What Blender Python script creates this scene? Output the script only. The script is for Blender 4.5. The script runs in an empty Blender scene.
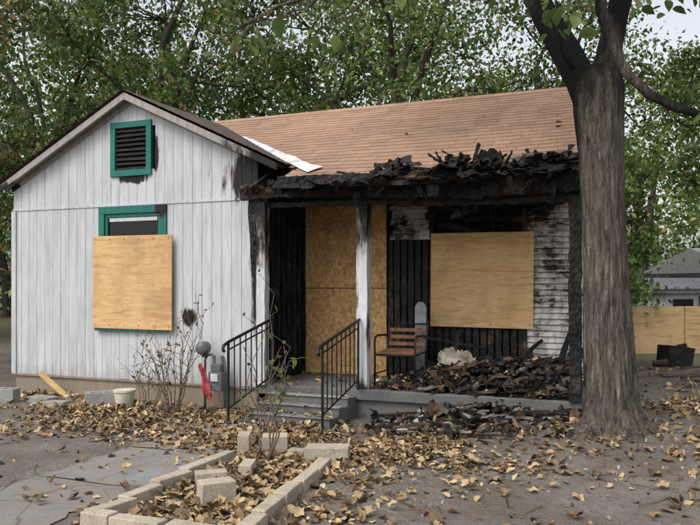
import bpy, math, random
import numpy as np
from mathutils import Vector, Matrix, Euler, noise as mnoise
random.seed(7); rng=np.random.default_rng(7)
scene=bpy.context.scene
R=random.uniform
TH=math.radians(22.5); CS,SN=math.cos(TH),math.sin(TH)
def street(u,d,z=0.0):
    """street-aligned survey frame (u along the street, d away from it) -> world (house aligned)"""
    return Vector((u*CS-d*SN, u*SN+d*CS, z))
def S(t):
    t=max(0.0,min(1.0,t)); return t*t*(3-2*t)
def gh(x,y):
    h=0.19*S((x+3.2)/1.6)*S((y-6.4)/1.5)
    h=max(h,0.17*S((y-10)/3.5))
    h+=0.035*(mnoise.noise(Vector((x*0.35,y*0.35,1.7))))+0.014*mnoise.noise(Vector((x*2.1,y*2.1,5.7)))
    return h

# ------------------------------------------------------------------ materials
def newmat(name):
    m=bpy.data.materials.new(name); m.use_nodes=True
    nt=m.node_tree; b=nt.nodes['Principled BSDF']; b.inputs['Specular IOR Level'].default_value=0.25
    return m,nt,b
def L(nt,a,b): nt.links.new(a,b)
def coord(nt,scale=(1,1,1),kind='Object'):
    t=nt.nodes.new('ShaderNodeTexCoord'); mp=nt.nodes.new('ShaderNodeMapping')
    mp.inputs['Scale'].default_value=scale; L(nt,t.outputs[kind],mp.inputs['Vector']); return mp.outputs[0]
def noise(nt,scale,detail=4,vec=None,rough=0.55,dist=0.0):
    n=nt.nodes.new('ShaderNodeTexNoise'); n.inputs['Scale'].default_value=scale
    n.inputs['Detail'].default_value=min(detail,5); n.inputs['Roughness'].default_value=rough; n.inputs['Distortion'].default_value=dist
    L(nt,vec if vec is not None else coord(nt),n.inputs['Vector']); return n.outputs['Fac']
def ramp(nt,fac,stops,interp='LINEAR'):
    r=nt.nodes.new('ShaderNodeValToRGB'); cr=r.color_ramp; cr.interpolation=interp
    while len(cr.elements)<len(stops): cr.elements.new(0.5)
    for e,(p,c) in zip(cr.elements,stops):
        e.position=p; e.color=(c[0],c[1],c[2],1) if hasattr(c,'__len__') else (c,c,c,1)
    L(nt,fac,r.inputs[0]); return r.outputs[0]
def mix(nt,fac,a,b,mode='MIX'):
    m=nt.nodes.new('ShaderNodeMix'); m.data_type='RGBA'; m.blend_type=mode
    for i,v in ((0,fac),(6,a),(7,b)):
        if isinstance(v,bpy.types.NodeSocket): L(nt,v,m.inputs[i])
        elif i==0: m.inputs[0].default_value=v
        else: m.inputs[i].default_value=(v[0],v[1],v[2],1)
    return m.outputs[2]
def math_(nt,op,a,b=0.0):
    m=nt.nodes.new('ShaderNodeMath'); m.operation=op
    for i,v in ((0,a),(1,b)):
        if isinstance(v,bpy.types.NodeSocket): L(nt,v,m.inputs[i])
        else: m.inputs[i].default_value=v
    return m.outputs[0]
def bump(nt,b,h,strength=0.4,dist=0.02):
    n=nt.nodes.new('ShaderNodeBump'); n.inputs['Strength'].default_value=strength; n.inputs['Distance'].default_value=dist
    L(nt,h,n.inputs['Height']); L(nt,n.outputs[0],b.inputs['Normal'])
def island(nt):
    g=nt.nodes.new('ShaderNodeNewGeometry'); return g.outputs['Random Per Island']
def soot(nt,blobs,nscale=3.0,namt=0.9,lo=0.25,hi=0.55,vscale=(1,1,0.6)):
    acc=None
    t=nt.nodes.new('ShaderNodeTexCoord')
    for (c,s) in blobs:
        a=nt.nodes.new('ShaderNodeVectorMath'); a.operation='SUBTRACT'; L(nt,t.outputs['Object'],a.inputs[0]); a.inputs[1].default_value=c
        m=nt.nodes.new('ShaderNodeVectorMath'); m.operation='MULTIPLY'; L(nt,a.outputs[0],m.inputs[0]); m.inputs[1].default_value=(1/s[0],1/s[1],1/s[2])
        l=nt.nodes.new('ShaderNodeVectorMath'); l.operation='LENGTH'; L(nt,m.outputs[0],l.inputs[0])
        v=math_(nt,'SUBTRACT',1.0,l.outputs['Value']); v=math_(nt,'MAXIMUM',v,-0.9)
        acc=v if acc is None else math_(nt,'MAXIMUM',acc,v)
    n=noise(nt,nscale,6,coord(nt,vscale),0.65)
    n=math_(nt,'MULTIPLY',math_(nt,'SUBTRACT',n,0.5),namt)
    f=math_(nt,'ADD',acc,n)
    r=nt.nodes.new('ShaderNodeMapRange'); r.interpolation_type='SMOOTHSTEP'
    r.inputs['From Min'].default_value=lo; r.inputs['From Max'].default_value=hi
    L(nt,f,r.inputs['Value']); return r.outputs[0]
SOOT=(0.012,0.011,0.011)

def m_paint(name,base,blobs=None,grime=0.5,rough=0.6,isl=0.95,sk={}):
    m,nt,b=newmat(name)
    n=noise(nt,5,5,coord(nt,(3,3,0.35)),0.65)
    n2=noise(nt,1.3,4)
    c=mix(nt,ramp(nt,n,[(0.42,0.0),(0.75,grime)]),base,(base[0]*.55,base[1]*.53,base[2]*.48))
    c=mix(nt,ramp(nt,n2,[(0.4,0.0),(0.7,0.3)]),c,(base[0]*.72,base[1]*.73,base[2]*.76))
    s_=nt.nodes.new('ShaderNodeSeparateXYZ'); L(nt,coord(nt),s_.inputs[0])   # splashed dirt near the ground
    low=math_(nt,'ADD',math_(nt,'MULTIPLY',s_.outputs[2],-1.6),math_(nt,'ADD',n,0.35)); c=mix(nt,ramp(nt,low,[(0.1,0.0),(0.6,0.55)]),c,(0.22,0.18,0.14))
    c=mix(nt,1.0,c,ramp(nt,island(nt),[(0,isl),(1,1.0)]),'MULTIPLY')
    if blobs: 
        s=soot(nt,blobs,**sk); brown=mix(nt,s,c,(0.10,0.08,0.065)); s2=math_(nt,'POWER',s,1.8); c=mix(nt,s2,brown,SOOT)
    L(nt,c,b.inputs['Base Color']); b.inputs['Roughness'].default_value=rough
    bump(nt,b,n,0.12,0.004)
    return m
STR=dict(nscale=5.5,namt=1.9,lo=0.12,hi=0.55,vscale=(1.3,1.3,0.32))
M_siding=m_paint('white_painted_siding',(0.54,0.55,0.575),[((-4.68,8.5,3.02),(0.80,0.6,0.56)),((-4.76,8.5,2.5),(0.22,0.5,0.6)),((-4.84,8.5,1.9),(0.11,0.5,1.2)),((-6.8,8.5,3.08),(0.34,0.4,0.09)),((-6.42,8.5,3.4),(0.07,0.4,0.32)),((-5.85,8.5,1.15),(0.14,.4,.16))],0.7,sk=STR)
M_trim=m_paint('weathered_trim',(0.27,0.245,0.22),[((-4.5,8.3,3.1),(0.9,0.8,0.5))],0.8)
M_teal=m_paint('teal_paint',(0.02,0.18,0.14),[((-6.25,8.5,2.7),(0.25,0.3,0.3))],0.7,0.5,0.75)
M_found=m_paint('stucco_foundation',(0.32,0.27,0.205),None,0.9,0.9)
def m_char(name='charred_wood',pale=0.0):
    m,nt,b=newmat(name)
    v=nt.nodes.new('ShaderNodeTexVoronoi'); v.inputs['Scale'].default_value=26; L(nt,coord(nt,(1,1,.6)),v.inputs['Vector'])
    n=noise(nt,2.6,5,None,0.7)
    c=ramp(nt,n,[(0.35,(0.006,0.006,0.007)),(0.56,(0.018,0.016,0.015)),(0.68,(0.06+pale,0.05+pale,0.043+pale)),(0.8,(0.18+pale,0.155+pale,0.135+pale))])
    L(nt,c,b.inputs['Base Color']); b.inputs['Roughness'].default_value=0.65
    bump(nt,b,v.outputs['Distance'],0.7,0.02); return m
M_char=m_char()
def m_plain(name,col,rough=0.6,var=0.25,scale=8,metal=0.0,bstr=0.2):
    m,nt,b=newmat(name); n=noise(nt,scale,5)
    c=ramp(nt,n,[(0.3,tuple(x*(1-var) for x in col)),(0.7,tuple(min(1,x*(1+var*.5)) for x in col))])
    L(nt,c,b.inputs['Base Color']); b.inputs['Roughness'].default_value=rough; b.inputs['Metallic'].default_value=metal
    return m
M_black=m_plain('soot_and_dark_interior',(0.008,0.008,0.008),0.9)  # charred porch black; behind the wing siding it paints the unlit interior
M_iron=m_plain('black_wrought_iron',(0.018,0.017,0.018),0.45,0.3,20)
M_steel=m_plain('grey_metal',(0.16,0.17,0.18),0.45,0.4,14,0.2)
M_galv=m_plain('white_metal_flashing',(0.66,0.665,0.67),0.5,0.45,6)
M_glass=m_plain('glass_with_dark_room',(0.01,0.01,0.012),0.08)  # opaque near-black: the dark room behind is painted into the pane
DIRT=(0.215,0.185,0.15)
def m_concrete(name,col,dirt=0.0):
    m,nt,b=newmat(name)
    n=noise(nt,2.0,5,None,0.7); n2=noise(nt,50,2)
    c=ramp(nt,n,[(0.3,tuple(x*.62 for x in col)),(0.52,col),(0.75,tuple(x*1.18 for x in col))])
    c=mix(nt,1.0,c,ramp(nt,n2,[(0.3,0.75),(0.7,1.1)]),'MULTIPLY')
    c=mix(nt,1.0,c,ramp(nt,island(nt),[(0,0.8),(1,1.05)]),'MULTIPLY')
    if dirt>0:
        d=noise(nt,1.1,5,None,0.75); c=mix(nt,ramp(nt,d,[(0.5-dirt*.15,0.0),(0.58,1.0)]),c,DIRT)
        v=nt.nodes.new('ShaderNodeTexVoronoi'); v.feature='DISTANCE_TO_EDGE'; v.inputs['Scale'].default_value=.8
        wv=mix(nt,0.12,coord(nt),nt.nodes.new('ShaderNodeTexNoise').outputs['Color']); L(nt,wv,v.inputs['Vector'])
        c=mix(nt,ramp(nt,v.outputs['Distance'],[(0.0,0.7),(0.007,0.0)]),c,(0.06,0.05,0.04))
    L(nt,c,b.inputs['Base Color']); b.inputs['Roughness'].default_value=0.9
    bump(nt,b,n2,0.35,0.006); return m
M_conc=m_concrete('weathered_concrete',(0.25,0.25,0.24))
M_concd=m_concrete('dirty_concrete',(0.16,0.16,0.155))
M_walk=m_concrete('walkway_concrete',(0.26,0.26,0.262),0.6)
M_block=m_concrete('beige_masonry',(0.50,0.43,0.335))
M_cinder=m_concrete('cinder_masonry',(0.33,0.32,0.30))
def m_ply(name,a,bcol,osb=False):
    m,nt,b=newmat(name)
    if osb:
        v=nt.nodes.new('ShaderNodeTexVoronoi'); v.inputs['Scale'].default_value=34; L(nt,coord(nt,(1,1,0.6)),v.inputs['Vector'])
        s=nt.nodes.new('ShaderNodeSeparateColor'); L(nt,v.outputs['Color'],s.inputs[0])
        c=ramp(nt,s.outputs[0],[(0,tuple(x*.66 for x in a)),(0.5,a),(1,bcol)])
    else:
        n=noise(nt,2.0,4,coord(nt,(0.8,1,7.5)),0.6,1.0)
        c=ramp(nt,n,[(0.28,tuple(x*.72 for x in a)),(0.42,a),(0.55,bcol),(0.62,a),(0.75,bcol)])
        k=nt.nodes.new('ShaderNodeTexVoronoi'); k.inputs['Scale'].default_value=4.0; L(nt,coord(nt,(1,1,1.7)),k.inputs['Vector'])
        c=mix(nt,ramp(nt,k.outputs['Distance'],[(0.02,0.7),(0.08,0.0)]),c,tuple(x*.35 for x in a))
    big=noise(nt,2.2,5,coord(nt,(1,1,.6)),.7); c=mix(nt,ramp(nt,big,[(0.45,0.0),(0.75,0.6)]),c,tuple(x*.5 for x in a))
    L(nt,c,b.inputs['Base Color']); b.inputs['Roughness'].default_value=0.7
    return m
M_ply=m_ply('plywood',(0.54,0.335,0.15),(0.65,0.43,0.215))
M_osb=m_ply('oriented_strand_board',(0.48,0.28,0.11),(0.60,0.38,0.17),osb=True)
def m_shingle(name,a,blobs):
    m,nt,b=newmat(name)
    c=ramp(nt,island(nt),[(0,tuple(x*.84 for x in a)),(0.5,a),(1,tuple(x*1.08 for x in a))])
    n=noise(nt,0.8,5,coord(nt,(1,.5,1)),0.7); c=mix(nt,ramp(nt,n,[(0.42,0.0),(0.7,0.55)]),c,(a[0]*.60,a[1]*.64,a[2]*.70))
    g=noise(nt,110,2); c=mix(nt,1.0,c,ramp(nt,g,[(0.3,0.72),(0.7,1.15)]),'MULTIPLY')
    if blobs:
        s=soot(nt,blobs,3.5,1.8,0.2,0.8,(1,.6,1)); c=mix(nt,s,c,(0.025,0.022,0.02))
    L(nt,c,b.inputs['Base Color']); b.inputs['Roughness'].default_value=0.95; return m
M_roof=m_shingle('tan_shingles',(0.39,0.245,0.168),[((-1.8,8.1,2.8),(2.0,0.75,1)),((-3.6,8.1,2.8),(1.3,0.35,1))])
M_roof2=m_shingle('dark_shingles',(0.12,0.09,0.075),None)
def m_burnlap():
    m,nt,b=newmat('scorched_lap_siding')
    n=noise(nt,2.3,5,coord(nt,(1.3,1,0.8)),0.68,0.4); n2=noise(nt,14,4,coord(nt,(.5,1,2)),0.7)
    s=nt.nodes.new('ShaderNodeSeparateXYZ'); L(nt,coord(nt),s.inputs[0])
    zz=math_(nt,'ABSOLUTE',math_(nt,'SUBTRACT',s.outputs[2],1.6)); f=math_(nt,'SUBTRACT',n,math_(nt,'MULTIPLY',math_(nt,'MAXIMUM',math_(nt,'SUBTRACT',zz,0.6),0.0),0.16))
    f=math_(nt,'ADD',f,math_(nt,'MULTIPLY',math_(nt,'SUBTRACT',n2,0.5),0.45))
    c=ramp(nt,f,[(0.33,(0.010,0.009,0.009)),(0.40,(0.07,0.06,0.055)),(0.46,(0.33,0.305,0.28)),(0.60,(0.64,0.63,0.61))])
    L(nt,c,b.inputs['Base Color']); b.inputs['Roughness'].default_value=0.8; return m
M_lap=m_burnlap()
def m_bark(name,a,bcol,blobs=None,bs=1.0,bd=0.05):
    m,nt,b=newmat(name)
    n=noise(nt,15,5,coord(nt,(1.7,1.7,0.22)),0.75,0.5); n2=noise(nt,2,3)
    c=ramp(nt,n,[(0.36,tuple(x*.28 for x in a)),(0.48,a),(0.62,bcol)])
    c=mix(nt,ramp(nt,n2,[(0.45,0.0),(0.7,0.5)]),c,tuple(x*.7 for x in a))
    if blobs: c=mix(nt,soot(nt,blobs,2.6,1.3,0.1,0.6),c,(0.014,0.013,0.013))
    L(nt,c,b.inputs['Base Color']); b.inputs['Roughness'].default_value=0.95
    bump(nt,b,n,bs,bd); return m
M_bark=m_bark('shade_tree_bark',(0.15,0.125,0.10),(0.28,0.24,0.195),[(tuple(street(2.1,7.35,4.1)),(0.66,0.9,1.25)),(tuple(street(2.16,7.3,2.9)),(0.14,0.6,1.3)),(tuple(street(2.7,7.3,4.4)),(0.4,0.9,0.7)),(tuple(street(3.1,7.0,3.6)),(0.9,0.5,0.7))],1.0,0.12)
M_bark2=m_plain('background_bark',(0.06,0.05,0.042),0.95,.5,6)
M_twig=m_plain('bare_twig_bark',(0.17,0.13,0.10),0.9,.5,20)
def m_leaf(name,cols,trans=0.35,nsc=0.7,nm=(0.4,1.45)):
    m,nt,b=newmat(name)
    c=ramp(nt,island(nt),cols)
    n=noise(nt,nsc,1); c=mix(nt,1.0,c,ramp(nt,n,[(0.33,nm[0]),(0.65,nm[1])]),'MULTIPLY')
    L(nt,c,b.inputs['Base Color']); b.inputs['Roughness'].default_value=0.6
    if trans>0:
        t=nt.nodes.new('ShaderNodeBsdfTranslucent'); L(nt,c,t.inputs[0]); mx=nt.nodes.new('ShaderNodeMixShader'); mx.inputs[0].default_value=trans
        o=nt.nodes['Material Output']; L(nt,b.outputs[0],mx.inputs[1]); L(nt,t.outputs[0],mx.inputs[2]); L(nt,mx.outputs[0],o.inputs['Surface'])
    return m
G1=[(0,(0.045,0.085,0.022)),(0.35,(0.085,0.14,0.038)),(0.7,(0.145,0.21,0.06)),(0.9,(0.25,0.27,0.09)),(0.98,(0.30,0.20,0.09))]
G2=[(0,(0.07,0.12,0.03)),(0.4,(0.14,0.21,0.055)),(0.8,(0.24,0.31,0.10)),(0.95,(0.36,0.35,0.14))]
G3=[(0,(0.08,0.085,0.035)),(0.4,(0.15,0.145,0.055)),(0.7,(0.28,0.22,0.09)),(1.0,(0.34,0.19,0.09))]
M_leafA=m_leaf('green_leaves',G1,0.4); M_leafB=m_leaf('light_green_leaves',G2,0.45); M_leafC=m_leaf('autumn_leaves_on_tree',G3)
M_dry=m_leaf('dry_fallen_leaf',[(0,(0.09,0.06,0.038)),(0.3,(0.22,0.145,0.08)),(0.6,(0.35,0.24,0.125)),(0.85,(0.46,0.335,0.18)),(0.96,(0.56,0.45,0.27)),(1,(0.2,0.13,0.08))],0.0,2.5,(0.65,1.15))
def m_ground():
    m,nt,b=newmat('bare_dirt')
    n=noise(nt,0.6,5,None,0.65); n2=noise(nt,11,5,None,0.75); n3=noise(nt,80,2)
    c=ramp(nt,n,[(0.32,(0.125,0.103,0.083)),(0.5,(0.195,0.172,0.147)),(0.66,(0.262,0.238,0.21))])
    c=mix(nt,ramp(nt,n2,[(0.48,0.0),(0.70,0.75)]),c,(0.13,0.092,0.062))
    c=mix(nt,1.0,c,ramp(nt,n3,[(0.3,0.6),(0.7,1.3)]),'MULTIPLY')
    s=nt.nodes.new('ShaderNodeSeparateXYZ'); L(nt,coord(nt),s.inputs[0])
    far=ramp(nt,math_(nt,'MULTIPLY',s.outputs[1],0.02),[(0.24,0.0),(0.36,1.0)])
    c=mix(nt,far,c,mix(nt,n2,(0.05,0.07,0.025),(0.15,0.13,0.07)))
    L(nt,c,b.inputs['Base Color']); b.inputs['Roughness'].default_value=0.95
    h=math_(nt,'ADD',n2,math_(nt,'MULTIPLY',n3,0.4)); bump(nt,b,h,0.9,0.05); return m
M_ground=m_ground()

# ------------------------------------------------------------------ mesh helpers
class MB:
    def __init__(s): s.v=[]; s.f=[]; s.m=[]; s.mats=[]
    def mi(s,mat):
        if mat not in s.mats: s.mats.append(mat)
        return s.mats.index(mat)
    def add(s,vs,fs,mat):
        o=len(s.v); s.v+= [tuple(v) for v in vs]; k=s.mi(mat)
        for f in fs: s.f.append([i+o for i in f]); s.m.append(k)
    def box(s,x0,x1,y0,y1,z0,z1,mat):
        s.add([(x0,y0,z0),(x1,y0,z0),(x1,y1,z0),(x0,y1,z0),(x0,y0,z1),(x1,y0,z1),(x1,y1,z1),(x0,y1,z1)],
              [(0,3,2,1),(4,5,6,7),(0,1,5,4),(1,2,6,5),(2,3,7,6),(3,0,4,7)],mat)
    def obox(s,c,size,rot,mat,jit=0.0):
        M=Matrix.Translation(c)@rot.to_4x4(); h=[a/2 for a in size]
        vs=[M@Vector((sx*h[0]+R(-jit,jit),sy*h[1]+R(-jit,jit),sz*h[2]+R(-jit,jit)*.5)) for sz in(-1,1) for sx,sy in((-1,-1),(1,-1),(1,1),(-1,1))]
        s.add(vs,[(0,3,2,1),(4,5,6,7),(0,1,5,4),(1,2,6,5),(2,3,7,6),(3,0,4,7)],mat)
    def prism(s,poly,y0,y1,mat):
        n=len(poly); vs=[(x,y0,z) for x,z in poly]+[(x,y1,z) for x,z in poly]
        s.add(vs,[list(range(n)),list(range(2*n-1,n-1,-1))]+[(i,i+n,(i+1)%n+n,(i+1)%n) for i in range(n)],mat)
    def tube(s,pts,rad,mat,sides=8,jit=0.0):
        pts=[Vector(p) for p in pts]; n=len(pts); vs=[]
        if not hasattr(rad,'__len__'): rad=[rad]*n
        t0=(pts[1]-pts[0]).normalized(); a=t0.orthogonal().normalized()
        for i in range(n):
            t=(pts[min(i+1,n-1)]-pts[max(i-1,0)]).normalized()
            a=(a-t*a.dot(t)).normalized(); b=t.cross(a)
            for k in range(sides):
                an=2*math.pi*k/sides; r=rad[i]*(1+R(-jit,jit))
                vs.append(pts[i]+(a*math.cos(an)+b*math.sin(an))*r)
        fs=[(i*sides+k,i*sides+(k+1)%sides,(i+1)*sides+(k+1)%sides,(i+1)*sides+k) for i in range(n-1) for k in range(sides)]
        fs+=[list(range(sides-1,-1,-1)),[(n-1)*sides+k for k in range(sides)]]
        s.add(vs,fs,mat)
    def rough(s,p0,p1,w,h,mat,seg=12,jit=0.02,taper=None):
        p0,p1=Vector(p0),Vector(p1); t=(p1-p0).normalized(); up=Vector((0,0,1)) if abs(t.z)<.9 else Vector((0,1,0))
        a=t.cross(up).normalized(); b=a.cross(t); vs=[]
        prof=[(-.5,-.5),(0,-.5),(.5,-.5),(.5,0),(.5,.5),(0,.5),(-.5,.5),(-.5,0)]
        for i in range(seg+1):
            c=p0.lerp(p1,i/seg); k=1 if taper is None else 1+(taper-1)*i/seg
            for (x,y) in prof: vs.append(c+a*(x*w*k+R(-jit,jit))+b*(y*h*k+R(-jit,jit))+t*R(-jit,jit)*.5)
        fs=[(i*8+k,i*8+(k+1)%8,(i+1)*8+(k+1)%8,(i+1)*8+k) for i in range(seg) for k in range(8)]
        fs+=[list(range(7,-1,-1)),[seg*8+k for k in range(8)]]
        s.add(vs,fs,mat)
    def sheet(s,c,sx,sy,rot,mat,n=5,crum=0.05,curl=0.0,drop=0.2):
        M=Matrix.Translation(c)@rot.to_4x4(); vs=[]; seed=R(0,99)
        for j in range(n+1):
            for i in range(n+1):
                u,v=i/n-.5,j/n-.5
                e=1+0.45*mnoise.noise(Vector((u*4,v*4,seed)))
                z=crum*2*mnoise.noise(Vector((u*3,v*3,seed+9)))+curl*(v+.5)**2
                vs.append(M@Vector((u*sx*e+R(-.02,.02)*sx,v*sy*e,z)))
        fs=[]
        for j in range(n):
            for i in range(n):
                edge=i in(0,n-1) or j in(0,n-1)
                if edge and random.random()<drop: continue
                fs.append((j*(n+1)+i,j*(n+1)+i+1,(j+1)*(n+1)+i+1,(j+1)*(n+1)+i))
        s.add(vs,fs,mat)
    def obj(s,name,parent=None,smooth=False,bevel=0.0):
        me=bpy.data.meshes.new(name)
        me.from_pydata(s.v,[],s.f)
        for m in s.mats: me.materials.append(m)
        me.polygons.foreach_set('material_index',s.m)
        if smooth: me.polygons.foreach_set('use_smooth',[True]*len(s.f))
        me.update(); ob=bpy.data.objects.new(name,me); scene.collection.objects.link(ob)
        if bevel>0:
            b=ob.modifiers.new('b','BEVEL'); b.width=bevel; b.segments=2; b.limit_method='ANGLE'
        if parent: ob.parent=parent; ob.location=-parent.location
        return ob
def empty(name,loc=(0,0,0)):
    e=bpy.data.objects.new(name,None); e.empty_display_size=0.3; e.location=loc; scene.collection.objects.link(e); return e
def rotz(a): return Matrix.Rotation(a,3,'Z')
def eul(x,y,z): return Euler((x,y,z)).to_matrix()

QUAD=np.array([(0,0,0),(.32,.45,.10),(0,1,0),(-.32,.45,.10)],float); QF=[(0,1,2,3)]
def lobed(n=11,cup=0.15):
    vs=[(0,.45,-cup*.6)]
    for k in range(n):
        a=-math.pi/2+2*math.pi*k/n; r=.5*(1.0 if k%2==0 else .68)
        if k==0: r=.46
        vs.append((r*math.cos(a)*.9,.45+r*math.sin(a)*1.1,cup*abs(math.cos(a*1.0))+0.1*math.sin(3*a)))
    return np.array(vs,float),[(0,1+k,1+(k+1)%n) for k in range(n)]
def ovate():
    pts=[(0,0),(.22,.12),(.34,.36),(.28,.66),(.1,.9),(0,1.05),(-.1,.9),(-.28,.66),(-.34,.36),(-.22,.12)]
    vs=[(0,.45,-.08)]+[(x,y,abs(x)*.35-.1*y*y) for x,y in pts]
    return np.array(vs,float),[(0,1+k,1+(k+1)%10) for k in range(10)]
def curled():
    pts=[(0,0,.0),(.16,.15,.10),(.20,.45,.22),(.15,.8,.12),(0,1.0,.16),(-.12,.75,.10),(-.20,.4,.24),(-.13,.12,.08)]
    return np.array([(0,.45,-.05)]+pts,float),[(0,1+k,1+(k+1)%8) for k in range(8)]
def randrot(n,flat=None):
    az=rng.uniform(0,2*np.pi,n)
    if flat is None: tilt=rng.uniform(-1.3,1.3,n); roll=rng.uniform(-1.0,1.0,n)
    else: tilt=rng.normal(0,flat,n); roll=rng.normal(0,flat,n)
    def mk(ax,a):
        c,s=np.cos(a),np.sin(a); o,z=np.ones(n),np.zeros(n)
        if ax=='x': r=[[o,z,z],[z,c,-s],[z,s,c]]
        elif ax=='y': r=[[c,z,s],[z,o,z],[-s,z,c]]
        else: r=[[c,-s,z],[s,c,z],[z,z,o]]
        return np.array(r).transpose(2,0,1)
    return mk('z',az)@mk('x',tilt)@mk('y',roll)
def leaves(name,P,size,mat,tmpl=(QUAD,QF),flat=None,parent=None,var=(.65,1.3)):
    P=np.asarray(P,float); n=len(P); T,F=tmpl; Rm=randrot(n,flat)
    sz=np.asarray(size)*rng.uniform(var[0],var[1],n)
    V=np.einsum('nij,kj->nki',Rm,T)*sz[:,None,None]+P[:,None,:]
    k=len(T); V=V.reshape(-1,3)
    F=np.array(F); FF=(F[None]+(np.arange(n)*k)[:,None,None]).reshape(-1,F.shape[1])
    me=bpy.data.meshes.new(name); me.vertices.add(len(V)); me.vertices.foreach_set('co',V.ravel())
    me.loops.add(FF.size); me.loops.foreach_set('vertex_index',FF.ravel().astype(np.int32))
    me.polygons.add(len(FF)); me.polygons.foreach_set('loop_start',np.arange(len(FF),dtype=np.int32)*F.shape[1])
    me.update(calc_edges=True); me.validate(); me.materials.append(mat)
    ob=bpy.data.objects.new(name,me); scene.collection.objects.link(ob)
    if parent: ob.parent=parent; ob.location=-parent.location
    return ob

# ------------------------------------------------------------------ ground
def axis(a,b,step,far):
    c=list(np.arange(a,b,step)); x=b; s=step; hi=[]
    while x<far: s*=1.35; x+=s; hi.append(x)
    x=a; s=step; lo=[]
    while x>-far: s*=1.35; x-=s; lo.append(x)
    return lo[::-1]+c+hi
xs=axis(-12,4,0.08,400); ys=axis(2.5,13,0.08,400)
vs=[(x,y,gh(x,y)) for y in ys for x in xs]; nx=len(xs)
fs=[(j*nx+i,j*nx+i+1,(j+1)*nx+i+1,(j+1)*nx+i) for j in range(len(ys)-1) for i in range(nx-1)]
g=MB(); g.add(vs,fs,M_ground); g.obj('ground',smooth=True)

# walkway
w=MB(); y=-1.0
while y<7.1:
    x0,x1=-4.75,-3.72; n=10; tilt=R(-.008,.008); top=[]
    for j in range(n+1):
        for i in range(n+1):
            X=x0+(x1-x0)*i/n+ (.06*mnoise.noise(Vector((i,y*3+j*.7,2)))*2 if i in(0,n) else 0); Y=y+(1.13)*j/n
            top.append((X,Y,gh(X,Y)+.012+tilt*(i-5)/5+.010*mnoise.noise(Vector((X*2,Y*2,8)))))
    w.add(top,[(j*(n+1)+i,j*(n+1)+i+1,(j+1)*(n+1)+i+1,(j+1)*(n+1)+i) for j in range(n) for i in range(n)],M_walk)
    y+=1.15
w.obj('concrete_walkway',smooth=True)

# ------------------------------------------------------------------ house
H=empty('burned_house',(-5,11,0)); YW=8.5; YB=9.82
XL,XR,XE=-9.0,-4.81,-0.9
PK=(-6.82,4.25); SLL,SLR=0.51,0.47
def wz(x): return PK[1]-(SLL*(PK[0]-x) if x<PK[0] else SLR*(x-PK[0]))
def mz(y): return 2.82+0.515*(y-8.1)
b=MB(); bw=0.152; x=XL
openings=[(-7.28,-6.32,1.04,2.66),(-7.10,-6.54,3.20,3.80)]
def segs(x0,x1,z0,z1a,z1b):
    cuts=[o for o in openings if x1>o[0]+.02 and x0<o[1]-.02]; z=z0; res=[]
    for o in sorted(cuts,key=lambda q:q[2]):
        if o[2]>z and o[2]<min(z1a,z1b): res.append((z,o[2],o[2])); z=o[3]
        elif o[2]<=z<o[3]: z=o[3]
    res.append((z,z1a,z1b)); return res
while x<XR-.01:
    x1=min(x+bw-.006,XR)
    for (za,zb) in ((0.28,2.71),(2.735,None)):
        t0,t1=(zb,zb) if zb else (wz(x)-.07,wz(x1)-.07)
        for (q,a0,a1) in segs(x,x1,za+(R(-.015,.004) if zb else 0),t0,t1):
            if min(a0,a1)-q<.02: continue
            j=R(-.0012,.0012)
            b.add([(x,YW+j,q),(x1,YW+j,q),(x1,YW+j,a1),(x,YW+j,a0),(x,YW+.03,q),(x1,YW+.03,q),(x1,YW+.03,a1),(x,YW+.03,a0)],
              [(0,1,2,3),(1,5,6,2),(0,3,7,4),(3,2,6,7),(0,4,5,1)],M_siding)
    x+=bw
b.obj('wing_siding',H)
b=MB()
b.prism([(XL+.01,.1),(XR-.01,.1),(XR-.01,wz(XR)-.1),(PK[0],PK[1]-.1),(XL+.01,wz(XL)-.1)],YW+.035,YW+.12,M_black)  # black panel: interior darkness put into the colour behind gaps and openings
b.box(XL-.02,XL+.02,YW+.03,13.8,.25,2.95,M_siding)
b.box(XR-.02,XR+.0,YW+.03,YB,.33,3.1,M_char)
for i in range(8):
    yy=YW+.12+i*.16; b.rough((XR+.02,yy,.36),(XR+.02,yy,2.75),.12,.03,M_char,10,.008)
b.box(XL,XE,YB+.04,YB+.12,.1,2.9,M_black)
b.box(XE-.06,XE,YB,13.8,.15,3.4,M_lap)
b.add([(XE,YB-1.4,2.8),(XE,13.9,2.8),(XE,11.15,4.3)],[(0,1,2)],M_lap)
b.box(XL,XE,13.8,13.9,.1,2.9,M_siding)
b.box(XE-.05,XE+.01,YB,13.85,-.1,.15,M_found)
b.obj('house_walls',H)
b=MB(); b.box(XL+.02,XR-.02,YW+.02,YW+.10,-.15,.26,M_found); b.box(XL+.02,XL+.1,YW+.1,13.8,-.15,.26,M_found)
b.obj('foundation',H,bevel=.01)
b=MB()
b.box(XL-.01,XR+.0,YW-.012,YW+.002,2.708,2.738,M_siding)
b.box(XL-.03,XL+.055,YW-.02,YW-.003,.27,2.70,M_siding)
b.box(XL-.01,XR,YW-.010,YW+.0,.25,.28,M_trim)
b.obj('trim_boards',H)
def slab(mb,x0,z0,x1,z1,y0,y1,t,mat):
    mb.add([(x0,y0,z0-t),(x1,y0,z1-t),(x1,y0,z1),(x0,y0,z0),(x0,y1,z0-t),(x1,y1,z1-t),(x1,y1,z1),(x0,y1,z0)],
      [(0,1,2,3),(5,4,7,6),(4,0,3,7),(1,5,6,2),(3,2,6,7),(4,5,1,0)],mat)
M_rake=m_paint('rake_paint',(0.35,0.325,0.30),[((-4.5,8.3,3.1),(1.1,0.8,0.6)),((-9.1,8.3,3.0),(.5,.5,.2))],0.9,sk=STR)
b=MB()
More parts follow.
